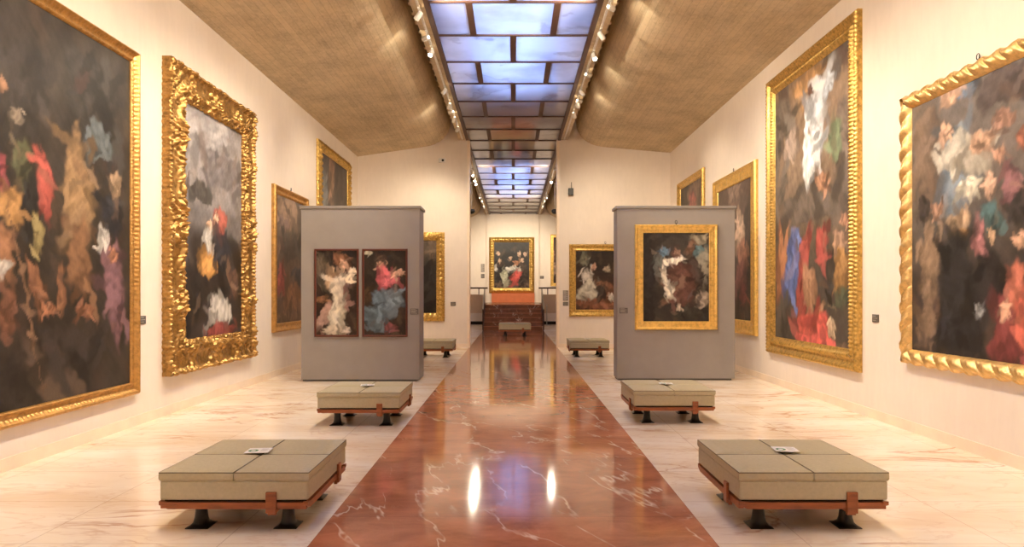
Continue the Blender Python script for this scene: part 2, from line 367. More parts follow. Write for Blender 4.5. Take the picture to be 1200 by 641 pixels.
# loose colour masses of each canvas, some glare painted in: centre u,v, radii, turn, colour
ART = {
    'left_tall': ((66, 57, 46), (56, 46, 37), [
        (0.386, 0.717, 0.13, 0.094, 0, 66, 58, 48), (0.732, 0.817, 0.136, 0.112, 0, 62, 56, 48), (0.769, 0.7, 0.075, 0.05, 0, 98, 106, 106),
        (0.526, 0.12, 0.224, 0.081, 0, 50, 40, 34), (0.403, 0.692, 0.026, 0.017, 0, 150, 130, 105), (0.419, 0.588, 0.037, 0.054, 0, 95, 95, 60),
        (0.453, 0.503, 0.031, 0.078, 0, 45, 42, 38), (0.511, 0.556, 0.029, 0.085, 10, 190, 75, 55), (0.489, 0.429, 0.022, 0.044, 0, 150, 130, 70),
        (0.666, 0.554, 0.073, 0.13, 0, 165, 125, 75), (0.679, 0.383, 0.056, 0.098, 0, 140, 95, 55), (0.846, 0.515, 0.055, 0.059, 0, 45, 45, 50),
        (0.877, 0.603, 0.031, 0.036, 0, 175, 140, 100), (0.861, 0.315, 0.056, 0.142, 5, 135, 90, 95), (0.792, 0.441, 0.029, 0.034, 0, 190, 180, 165),
        (0.861, 0.4, 0.025, 0.019, 0, 190, 120, 80), (0.336, 0.55, 0.028, 0.04, 0, 170, 70, 75), (0.38, 0.484, 0.045, 0.041, 0, 190, 135, 60),
        (0.348, 0.383, 0.05, 0.055, 0, 165, 110, 65), (0.348, 0.353, 0.031, 0.015, 0, 205, 195, 180), (0.475, 0.312, 0.025, 0.069, 15, 150, 95, 55),
        (0.533, 0.257, 0.026, 0.016, 0, 170, 105, 60), (0.583, 0.302, 0.02, 0.063, 0, 140, 90, 50), (0.364, 0.249, 0.032, 0.056, 0, 130, 80, 50),
        (0.709, 0.248, 0.044, 0.018, 0, 160, 100, 60), (0.345, 0.745, 0.022, 0.015, 0, 170, 120, 80), (0.436, 0.292, 0.007, 0.203, 14, 125, 90, 58),
    ]),
    'carved': ((150, 140, 135), (42, 34, 30), [  # pale grey top colour paints in a glare on the canvas
        (0.323, 0.891, 0.38, 0.095, 0, 175, 165, 160), (0.641, 0.774, 0.385, 0.081, 0, 120, 110, 108), (0.535, 0.207, 0.591, 0.238, 0, 45, 36, 32),
        (0.256, 0.638, 0.185, 0.045, 0, 75, 68, 62), (0.392, 0.33, 0.139, 0.069, 0, 220, 150, 45), (0.392, 0.438, 0.084, 0.054, 0, 200, 190, 175),
        (0.61, 0.525, 0.106, 0.073, 0, 180, 80, 55), (0.641, 0.401, 0.138, 0.089, 0, 40, 40, 48), (0.595, 0.114, 0.196, 0.072, 0, 200, 190, 175),
        (0.61, 0.025, 0.243, 0.028, 0, 150, 55, 45), (0.535, 0.544, 0.044, 0.016, 0, 210, 160, 120), (0.406, 0.508, 0.042, 0.015, 0, 210, 160, 120),
        (0.849, 0.25, 0.1, 0.063, 0, 110, 75, 55), (0.217, 0.168, 0.078, 0.093, 0, 35, 30, 28),
    ]),
    'left_third': ((95, 78, 62), (100, 72, 52), [
        (0.376, 0.832, 0.296, 0.121, 0, 150, 115, 85), (0.303, 0.754, 0.145, 0.048, 0, 130, 100, 90), (0.553, 0.599, 0.312, 0.093, 0, 70, 60, 52),
        (0.231, 0.346, 0.094, 0.107, 0, 165, 60, 45), (0.579, 0.225, 0.262, 0.125, 0, 150, 100, 60), (0.686, 0.402, 0.162, 0.057, 0, 60, 60, 65),
        (0.376, 0.093, 0.345, 0.061, 0, 120, 85, 60), (0.138, 0.578, 0.092, 0.07, 0, 120, 90, 70),
    ]),
    'left_upper': ((85, 75, 70), (60, 50, 45), [
        (0.432, 0.643, 0.078, 0.658, 0, 165, 120, 85), (0.16, 0.466, 0.118, 0.26, 0, 110, 110, 105), (0.621, 0.693, 0.139, 0.454, 0, 60, 50, 45),
    ]),
    'end_left': ((60, 48, 38), (38, 30, 26), [
        (0.794, 0.827, 0.211, 0.124, 0, 125, 100, 75), (0.465, 0.827, 0.237, 0.134, 0, 110, 95, 80), (0.596, 0.445, 0.263, 0.239, 0, 45, 38, 32),
        (0.333, 0.253, 0.118, 0.191, 0, 130, 90, 60),
    ]),
    'diptych_left': ((42, 32, 25), (45, 30, 20), [
        (0.163, 0.753, 0.117, 0.213, 8, 95, 80, 60), (0.64, 0.879, 0.195, 0.077, 0, 130, 80, 45), (0.659, 0.821, 0.097, 0.068, 0, 215, 160, 120),
        (0.406, 0.666, 0.156, 0.116, 0, 190, 150, 105), (0.62, 0.482, 0.195, 0.213, 0, 130, 90, 75), (0.523, 0.55, 0.156, 0.164, 0, 215, 195, 165),
        (0.834, 0.715, 0.078, 0.087, -20, 220, 195, 160), (0.25, 0.24, 0.136, 0.174, -30, 165, 125, 105), (0.523, 0.24, 0.195, 0.213, 0, 205, 190, 160),
        (0.464, 0.095, 0.273, 0.048, 0, 190, 170, 140), (0.718, 0.066, 0.097, 0.029, 0, 190, 170, 150), (0.153, 0.424, 0.156, 0.048, 0, 130, 85, 45),
    ]),
    'diptych_right': ((48, 38, 28), (50, 34, 22), [
        (0.437, 0.821, 0.094, 0.068, 0, 190, 140, 100), (0.418, 0.898, 0.131, 0.048, 0, 60, 40, 30), (0.512, 0.657, 0.169, 0.126, 0, 205, 80, 85),
        (0.644, 0.647, 0.188, 0.048, 10, 200, 85, 90), (0.794, 0.734, 0.15, 0.039, 15, 215, 160, 120), (0.212, 0.211, 0.263, 0.135, 0, 90, 108, 115),
        (0.512, 0.386, 0.281, 0.174, 0, 95, 115, 125), (0.7, 0.386, 0.206, 0.126, 0, 112, 130, 138), (0.381, 0.105, 0.3, 0.048, 0, 85, 100, 105),
        (0.625, 0.115, 0.15, 0.039, 0, 130, 60, 55), (0.137, 0.966, 0.094, 0.029, 0, 190, 180, 150), (0.099, 0.482, 0.113, 0.097, 0, 80, 55, 30),  # the pale top corner blob is a painted glare
    ]),
    'panel_right': ((62, 54, 48), (50, 43, 38), [
        (0.087, 0.446, 0.103, 0.491, 0, 42, 36, 34), (0.23, 0.652, 0.078, 0.137, 0, 95, 98, 90), (0.333, 0.779, 0.065, 0.059, 0, 95, 130, 150),
        (0.85, 0.779, 0.103, 0.079, 0, 80, 110, 112), (0.889, 0.593, 0.116, 0.196, 0, 140, 130, 108), (0.915, 0.249, 0.103, 0.098, 0, 150, 132, 110),
        (0.863, 0.927, 0.116, 0.059, 0, 150, 135, 105), (0.695, 0.102, 0.31, 0.079, 0, 52, 47, 40), (0.785, 0.485, 0.116, 0.216, 0, 45, 35, 34),
        (0.579, 0.485, 0.194, 0.245, 10, 98, 58, 45), (0.553, 0.269, 0.207, 0.098, 0, 100, 60, 48), (0.346, 0.485, 0.039, 0.177, 10, 222, 208, 180),
        (0.398, 0.338, 0.065, 0.079, 0, 215, 200, 170), (0.488, 0.691, 0.155, 0.034, 10, 225, 210, 180), (0.527, 0.77, 0.052, 0.049, 0, 150, 110, 85),
        (0.721, 0.838, 0.052, 0.079, -20, 120, 85, 60), (0.54, 0.151, 0.039, 0.039, 0, 190, 170, 140),
    ]),
    'end_right': ((52, 40, 32), (80, 50, 34), [
        (0.395, 0.175, 0.301, 0.094, 0, 140, 82, 48), (0.563, 0.34, 0.072, 0.141, 0, 120, 70, 42), (0.214, 0.8, 0.06, 0.094, 0, 120, 115, 90),
        (0.25, 0.564, 0.072, 0.083, 0, 195, 180, 160), (0.347, 0.694, 0.036, 0.047, 0, 210, 150, 110), (0.287, 0.364, 0.132, 0.118, 0, 200, 188, 160),
        (0.166, 0.281, 0.06, 0.059, 0, 170, 160, 135), (0.467, 0.434, 0.084, 0.071, 0, 130, 85, 55), (0.443, 0.305, 0.072, 0.106, 0, 55, 42, 35),
        (0.588, 0.269, 0.036, 0.047, 0, 215, 200, 175), (0.527, 0.658, 0.048, 0.035, 0, 170, 150, 120),
    ]),
    'far': ((58, 55, 52), (62, 52, 46), [
        (0.501, 0.148, 0.454, 0.046, 0, 110, 85, 65), (0.227, 0.377, 0.095, 0.198, 0, 50, 42, 38), (0.737, 0.377, 0.113, 0.214, 0, 75, 60, 50),
        (0.531, 0.438, 0.17, 0.046, 0, 200, 190, 170), (0.142, 0.453, 0.038, 0.061, 0, 200, 190, 175), (0.199, 0.713, 0.038, 0.038, 0, 200, 160, 125),
        (0.473, 0.629, 0.038, 0.038, 0, 200, 160, 125), (0.664, 0.697, 0.038, 0.038, 0, 200, 160, 125), (0.804, 0.697, 0.038, 0.038, 0, 200, 160, 125),
        (0.236, 0.583, 0.038, 0.038, 0, 200, 160, 125), (0.724, 0.59, 0.038, 0.038, 0, 200, 160, 125), (0.596, 0.27, 0.095, 0.153, -20, 210, 65, 50),
        (0.35, 0.27, 0.076, 0.153, 8, 190, 185, 150), (0.614, 0.545, 0.057, 0.046, 0, 170, 110, 70),
    ]),
    'far_right': ((80, 50, 40), (60, 40, 34), [
        (0.061, 0.577, 0.049, 0.164, 0, 170, 120, 90), (0.11, 0.331, 0.049, 0.131, 0, 180, 140, 110),
    ]),
    'right_near': ((118, 104, 92), (58, 48, 42), [
        (0.168, 0.793, 0.074, 0.245, 0, 120, 95, 72), (0.39, 0.657, 0.116, 0.156, 0, 125, 140, 150), (0.421, 0.957, 0.072, 0.05, 0, 105, 125, 145),
        (0.643, 0.9, 0.147, 0.072, 0, 85, 68, 60), (0.353, 0.731, 0.097, 0.063, 0, 190, 178, 155), (0.482, 0.709, 0.098, 0.068, 0, 180, 165, 140),
        (0.457, 0.611, 0.06, 0.033, 0, 245, 230, 195), (0.337, 0.93, 0.06, 0.035, 0, 205, 155, 115), (0.298, 0.813, 0.034, 0.041, 0, 210, 160, 120),
        (0.52, 0.743, 0.067, 0.032, 20, 205, 155, 115), (0.639, 0.786, 0.052, 0.031, 20, 170, 120, 90), (0.727, 0.717, 0.02, 0.03, 0, 170, 95, 60),
        (0.707, 0.521, 0.062, 0.055, 0, 55, 48, 45), (0.613, 0.685, 0.031, 0.021, 0, 190, 135, 100), (0.682, 0.587, 0.05, 0.046, 0, 150, 95, 95),
        (0.563, 0.605, 0.032, 0.037, 0, 222, 172, 135), (0.567, 0.502, 0.064, 0.053, 0, 70, 105, 105), (0.506, 0.44, 0.039, 0.054, 0, 175, 105, 100),
        (0.395, 0.492, 0.063, 0.051, 0, 195, 155, 110), (0.416, 0.462, 0.026, 0.017, 0, 190, 135, 60), (0.15, 0.565, 0.044, 0.037, 0, 60, 50, 45),
        (0.205, 0.348, 0.072, 0.151, 0, 140, 110, 80), (0.168, 0.151, 0.074, 0.076, 0, 125, 98, 72), (0.553, 0.303, 0.084, 0.09, 0, 38, 33, 32),
        (0.353, 0.261, 0.097, 0.215, -8, 40, 38, 38), (0.421, 0.104, 0.123, 0.089, 0, 38, 35, 36), (0.252, 0.552, 0.041, 0.027, 0, 165, 120, 88),
        (0.506, 0.207, 0.024, 0.024, 0, 140, 140, 135), (0.656, 0.151, 0.077, 0.115, 0, 140, 55, 50), (0.698, 0.283, 0.05, 0.075, 0, 205, 105, 70),
        (0.735, 0.187, 0.028, 0.099, 0, 200, 85, 55), (0.711, 0.416, 0.029, 0.022, 0, 205, 150, 110), (0.581, 0.44, 0.018, 0.026, 0, 210, 165, 120),
        (0.639, 0.202, 0.022, 0.031, 0, 215, 155, 115),
    ]),
    'right_tall': ((150, 120, 90), (72, 62, 52), [
        (0.52, 0.874, 0.171, 0.066, 0, 210, 155, 88), (0.79, 0.926, 0.112, 0.065, 0, 105, 95, 85), (0.197, 0.854, 0.092, 0.15, 0, 110, 98, 85),
        (0.548, 0.51, 0.392, 0.071, 0, 100, 85, 72), (0.15, 0.631, 0.094, 0.104, 0, 100, 88, 75), (0.845, 0.698, 0.062, 0.099, 0, 118, 100, 85),
        (0.585, 0.778, 0.1, 0.113, 5, 215, 215, 215), (0.725, 0.851, 0.042, 0.046, -25, 200, 205, 210), (0.52, 0.647, 0.085, 0.077, 0, 226, 223, 216),
        (0.53, 0.872, 0.028, 0.016, 0, 110, 70, 50), (0.308, 0.724, 0.097, 0.052, 10, 165, 140, 120), (0.782, 0.673, 0.064, 0.06, 0, 120, 135, 95),
        (0.648, 0.564, 0.053, 0.032, 0, 170, 115, 75), (0.845, 0.21, 0.085, 0.039, 0, 85, 90, 65), (0.15, 0.122, 0.094, 0.104, 0, 70, 62, 52),
        (0.174, 0.314, 0.058, 0.136, 0, 165, 100, 50), (0.308, 0.31, 0.086, 0.111, -5, 85, 105, 165), (0.452, 0.267, 0.059, 0.168, -12, 165, 60, 45),
        (0.725, 0.263, 0.05, 0.072, 0, 60, 52, 45), (0.648, 0.372, 0.053, 0.058, 0, 170, 60, 48), (0.52, 0.228, 0.076, 0.082, 10, 170, 120, 80),
        (0.838, 0.296, 0.07, 0.069, 0, 172, 122, 55), (0.822, 0.374, 0.063, 0.025, 0, 185, 140, 105), (0.861, 0.431, 0.038, 0.017, 0, 190, 130, 95),
        (0.822, 0.053, 0.102, 0.02, 0, 110, 85, 65), (0.585, 0.107, 0.164, 0.054, 0, 210, 70, 50), (0.482, 0.065, 0.126, 0.028, 0, 220, 80, 60),
        (0.742, 0.112, 0.033, 0.026, 0, 190, 160, 120),
    ]),
    'right_third': ((90, 68, 56), (58, 46, 40), [
        (0.819, 0.547, 0.072, 0.25, 0, 60, 48, 42), (0.512, 0.858, 0.163, 0.074, 0, 140, 110, 90), (0.651, 0.629, 0.096, 0.114, 0, 205, 165, 130),
        (0.708, 0.467, 0.113, 0.092, 0, 175, 115, 85), (0.67, 0.345, 0.115, 0.103, 0, 130, 75, 65), (0.727, 0.237, 0.075, 0.071, 0, 120, 50, 45),
        (0.727, 0.12, 0.15, 0.061, 0, 50, 40, 36),
    ]),
    'right_upper': ((55, 42, 32), (60, 46, 36), [
        (0.629, 0.645, 0.229, 0.302, 0, 130, 98, 72), (0.563, 0.621, 0.133, 0.127, 0, 170, 75, 55),
    ]),
}
# ------------------------------------------------------------------ dimensions of the gallery
LW, RW = -4.56, 4.60          # side wall planes
Y0, YE, YF = -3.0, 19.5, 37.9 # wall behind the viewer, end wall with the opening, far wall
ZC = 5.60                     # wall height
OP = 1.29                     # half width of the opening
SKZ = 6.10                    # skylight glass height
LAND = 1.08                   # height of the stair landing
TOP = 7.3

# floor: cream marble on both sides of the red centre strip
b = MB(); b.box(LW-0.2, -1.30, Y0-0.2, YF+0.3, -0.2, 0); struct(b.build('floor', CREAM), 'cream marble floor left of the red strip')
b = MB(); b.box(1.30, RW+0.2, Y0-0.2, YF+0.3, -0.2, 0); struct(b.build('floor', CREAM), 'cream marble floor right of the red strip')
b = MB(); b.box(-1.30, 1.30, Y0-0.2, YF+0.3, -0.2, 0); struct(b.build('floor', RED), 'polished red marble centre strip of the floor')

# side walls and end walls
b = MB(); b.box(LW-0.25, LW, Y0-0.25, YF+0.3, 0, ZC+0.4); struct(b.build('wall_left', WALL))
b = MB(); b.box(RW, RW+0.25, Y0-0.25, YF+0.3, 0, ZC+0.5); struct(b.build('wall_right', WALL))
b = MB(); b.box(LW, RW, Y0-0.25, Y0, 0, TOP); struct(b.build('wall_back', WALL))
b = MB(); b.box(LW, -OP, YE, YE+0.35, 0, TOP); struct(b.build('wall_end_left', WALL))
b = MB(); b.box(OP, RW, YE, YE+0.35, 0, TOP); struct(b.build('wall_end_right', WALL))
b = MB(); b.box(LW, RW, YF, YF+0.3, 0, TOP); struct(b.build('wall_far', WALL))
b = MB(); b.box(-1.50, 1.45, YF-0.14, YF, LAND, SKZ-0.02); struct(b.build('wall_far_bay', WALL), 'projecting centre bay of the far wall')
# stone edges of the opening
b = MB(); b.box(-OP, -OP+0.014, YE-0.012, YE+0.362, 0, SKZ); b.box(-OP-0.06, -OP, YE-0.012, YE, 0, SKZ); struct(b.build('trim_1', BASEM))
b = MB(); b.box(OP-0.014, OP, YE-0.012, YE+0.362, 0, SKZ); b.box(OP, OP+0.06, YE-0.012, YE, 0, SKZ); struct(b.build('trim_2', BASEM))
# baseboards
bh = 0.12
b = MB(); b.box(LW, LW+0.015, Y0, YE, 0, bh); struct(b.build('baseboard_left', BASEM))
b = MB(); b.box(RW-0.015, RW, Y0, YE, 0, bh); struct(b.build('baseboard_right', BASEM))
b = MB(); b.box(LW+0.015, -OP-0.06, YE-0.015, YE, 0, bh); struct(b.build('baseboard_end_left', BASEM))
b = MB(); b.box(OP+0.06, RW-0.015, YE-0.015, YE, 0, bh); struct(b.build('baseboard_end_right', BASEM))

# ceiling: two board-marked concrete shells that sweep up towards the skylight
def shell(side, wallx, zwall, ya, yb):
    s = side
    prof = [(wallx-0*s, zwall), (2.62*s, 5.885), (2.45*s, 5.915), (2.30*s, 5.96), (2.17*s, 6.03), (2.06*s, 6.11), (1.97*s, 6.21), (1.90*s, 6.33), (1.86*s, 6.46), (1.84*s, 6.62), (1.83*s, 6.85), (1.83*s, TOP)]
    first = []
    n = 10
    for k in range(n): 
        t = k/n; first.append((prof[0][0]+(prof[1][0]-prof[0][0])*t, prof[0][1]+(prof[1][1]-prof[0][1])*t))
    prof = first + prof[1:]
    ny = 24
    vs = []; fs = []; uv = []
    arc = [0.0]
    for i in range(1, len(prof)): arc.append(arc[-1]+math.hypot(prof[i][0]-prof[i-1][0], prof[i][1]-prof[i-1][1]))
    for j in range(ny+1):
        y = ya+(yb-ya)*j/ny
        for i, (x, z) in enumerate(prof): vs.append((x, y, z)); uv.append((arc[i], y+11*(s > 0)))
    m = len(prof)
    for j in range(ny):
        for i in range(m-1): fs.append((j*m+i, j*m+i+1, (j+1)*m+i+1, (j+1)*m+i))
    # upper side so that the shell has thickness
    o = len(vs)
    for j in (0, ny):
        y = ya+(yb-ya)*j/ny
        for i, (x, z) in enumerate(prof): vs.append((x+s*0.14*(i > 9), y, min(TOP, z+0.14) if i < m-1 else TOP)); uv.append((arc[i], y))
    for i in range(m-1): fs.append((o+i, o+m+i, o+m+i+1, o+i+1))
    return vs, fs, uv
allv = []; allf = []; alluv = []
for args in ((-1, LW, ZC, Y0, YE), (1, RW, ZC+0.11, Y0, YE), (-1, LW, ZC, YE+0.35, YF), (1, RW, ZC+0.11, YE+0.35, YF)):
    v, f, u = shell(*args); o = len(allv); allv += v; alluv += u; allf += [tuple(i+o for i in q) for q in f]
me = bpy.data.meshes.new('ceiling'); me.from_pydata(allv, [], allf)
uvl = me.uv_layers.new(name='UVMap')
for lp in me.loops: uvl.data[lp.index].uv = alluv[lp.vertex_index]
me.polygons.foreach_set('use_smooth', [True]*len(me.polygons)); me.materials.append(CONCRETE); me.update()
o = bpy.data.objects.new('ceiling', me); C.objects.link(o); struct(o, 'board-marked concrete ceiling shells')
b = MB(); b.box(LW-0.2, RW+0.2, Y0-0.2, YF+0.3, TOP, TOP+0.15); struct(b.build('ceiling_roof', DARK), 'dark roof void above the skylight')

# concrete edge beams of the skylight, with the dark slots and cross ribs beside them
def uvbox_obj(name, boxes, mat):
    b = MB()
    for q in boxes: b.box(*q)
    o = b.build(name, mat); me = o.data; uvl = me.uv_layers.new(name='UVMap')
    for p in me.polygons:
        for li in p.loop_indices:
            c = me.vertices[me.loops[li].vertex_index].co
            uvl.data[li].uv = (c.x+c.z, c.y)
    return o
for k, s in enumerate((-1, 1)):
    xa, xb = sorted((s*1.385, s*1.60))
    struct(uvbox_obj('trim_%d' % (3+k), [(xa, xb, Y0, YF, SKZ-0.01, TOP)], CONCRETE), 'concrete edge beam of the skylight')
    xa, xb = sorted((s*1.60, s*1.83))
    struct(uvbox_obj('trim_%d' % (5+k), [(xa, xb, y, y+0.14, 6.62, 6.80) for y in [Y0+0.2+0.42*i for i in range(int((YF-Y0)/0.42))]
                     if not (YE-0.2 < y < YE+0.4)], CONCRETE), 'concrete ribs across the dark ceiling slot')

# skylight: steel grid and frosted panes
rows = []
y = 10.29
while y > Y0: y -= 1.338
y += 1.338
while y < YF-0.2: rows.append(y); y += 1.338
fr = MB()
fr.box(-1.385, -1.30, Y0, YF-0.14, SKZ-0.03, SKZ+0.12); fr.box(1.30, 1.385, Y0, YF-0.14, SKZ-0.03, SKZ+0.12)
for y in rows: fr.box(-1.30, 1.30, y-0.021, y+0.021, SKZ-0.012, SKZ+0.06)
ks = [Y0]+rows+[YF-0.14]
k0 = min(range(len(ks)), key=lambda i: abs(ks[i]-10.29))
for i in range(len(ks)-1):
    a, c = ks[i]+0.02, ks[i+1]-0.02
    for x in ((0.0,) if (i-k0) % 2 else (-0.69, 0.69)): fr.box(x-0.052, x+0.052, a, c, SKZ-0.015, SKZ+0.06)
sky = fr.build('window_1', STEEL); struct(sky, 'long skylight grid of brown steel over the aisle')
p = MB(); p.box(-1.30, 1.30, Y0, YF-0.14, SKZ+0.012, SKZ+0.02); p.build('pane', PANE, sky)

# ------------------------------------------------------------------ daylight above the glass
def area(name, x, y, z, sx, sy, power, col, rot=(0,0,0)):
    l = bpy.data.lights.new(name, 'AREA'); l.shape = 'RECTANGLE'; l.size = sx; l.size_y = sy; l.energy = power; l.color = col
    o = bpy.data.objects.new(name, l); C.objects.link(o); o.location = (x, y, z); o.rotation_euler = rot; return o
area('daylight', 0, 6.2, 6.85, 1.25, 17.5, SKY_P, SKYC)
area('daylight', 0, 27.2, 6.85, 1.15, 7.5, SKY_P*0.5, SKYC)

# ------------------------------------------------------------------ staircase, landing and rails at the far end
st = thing('staircase', 'dark red marble steps climbing to the far wall at the end of the aisle', 'stairs', (0, 28.7, 0))
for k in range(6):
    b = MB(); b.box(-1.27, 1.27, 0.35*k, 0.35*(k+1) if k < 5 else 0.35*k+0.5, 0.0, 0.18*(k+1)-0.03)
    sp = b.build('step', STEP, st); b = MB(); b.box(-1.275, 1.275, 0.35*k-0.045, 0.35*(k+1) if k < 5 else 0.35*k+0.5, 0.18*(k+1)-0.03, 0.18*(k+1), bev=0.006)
    b.build('tread', RED, sp)  # lighter marble on the treads paints in the light from above
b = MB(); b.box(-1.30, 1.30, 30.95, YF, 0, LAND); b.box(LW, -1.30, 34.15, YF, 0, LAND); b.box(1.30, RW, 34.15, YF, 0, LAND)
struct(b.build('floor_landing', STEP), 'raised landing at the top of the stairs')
for s, side in ((-1, 'left'), (1, 'right')):
    xa, xb = sorted((s*1.52, s*4.55))
    w = MB(); w.box(xa, xb, 34.0, 34.13, 0.58, 1.53)
    struct(w.build('wall_parapet_'+side, BEIGEP), 'grey beige parapet of the landing')
    w = MB(); w.box(xa, xb, 34.02, 34.13, 0.16, 0.58); struct(w.build('wall_landing_'+side, WALL), 'pale wall under the landing parapet')
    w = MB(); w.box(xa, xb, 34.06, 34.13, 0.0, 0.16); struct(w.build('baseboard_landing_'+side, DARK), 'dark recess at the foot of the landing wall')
    # railing: flat wooden rail on stub posts along the parapet, sloping side panel down the stairs
    rl = thing('stair_railing', 'dark wooden railing beside the %s edge of the far stairs' % side, 'railing', (s*1.40, 31.5, 0), group='railings of the far stairs')
    xs = sorted((0.0-s*0.10, s*3.1))
    q = MB(); q.box(xs[0], xs[1], 2.38, 2.62, 1.82, 1.90, bev=0.012); q.build('handrail', WOODD, rl)
    for x in (0.36, 1.2, 2.1): 
        q = MB(); q.box(s*x-0.025, s*x+0.025, 2.52, 2.57, 1.53, 1.82); q.build('post', WOODD, rl)
    # the flight of the railing runs slightly inwards towards the foot of the stairs
    SH = Matrix(((1, s*0.028, 0, -s*0.012), (0, 1, 0, 0), (0, 0, 1, 0), (0, 0, 0, 1)))
    q = MB(); q.prism([(2.45, 1.86), (2.45, 1.76), (-2.7, 0.82), (-2.85, 0.82), (-2.85, 0.90)], 'x', -0.03, 0.03, SH); q.build('sloping_rail', WOODD, rl)
    for k in range(9):
        y = -2.78+0.64*k; zt = 0.84+(y+2.7)/5.2*0.92
        q = MB(); q.box(-0.024, 0.024, y-0.024, y+0.024, 0.0, zt, SH); q.build('post', WOODD, rl)
    q = MB(); q.prism([(2.37, 1.25), (2.37, 1.02), (-2.75, 0.02), (-2.75, 0.20)], 'x', -0.02, 0.02, SH); q.build('stringer', WOODD, rl)
b = MB(); b.box(-1.22, 1.20, YF-0.32, YF-0.145, LAND, 1.592, bev=0.01)
tag(b.build('pedestal', TERRA), 'terracotta coloured ledge under the gold framed painting on the far wall', 'ledge')
po = thing('barrier_post', 'thin steel barrier post right of the far stairs', 'post', (1.66, 33.0, 0))
q = MB(); q.lathe([(0.13, 0), (0.13, 0.012), (0.03, 0.03)], 20); q.build('base', CHROME, po)
q = MB(); q.lathe([(0.022, 0.02), (0.022, 0.95), (0.03, 0.96), (0.03, 1.0), (0.01, 1.02)], 12); q.build('pole', CHROME, po)

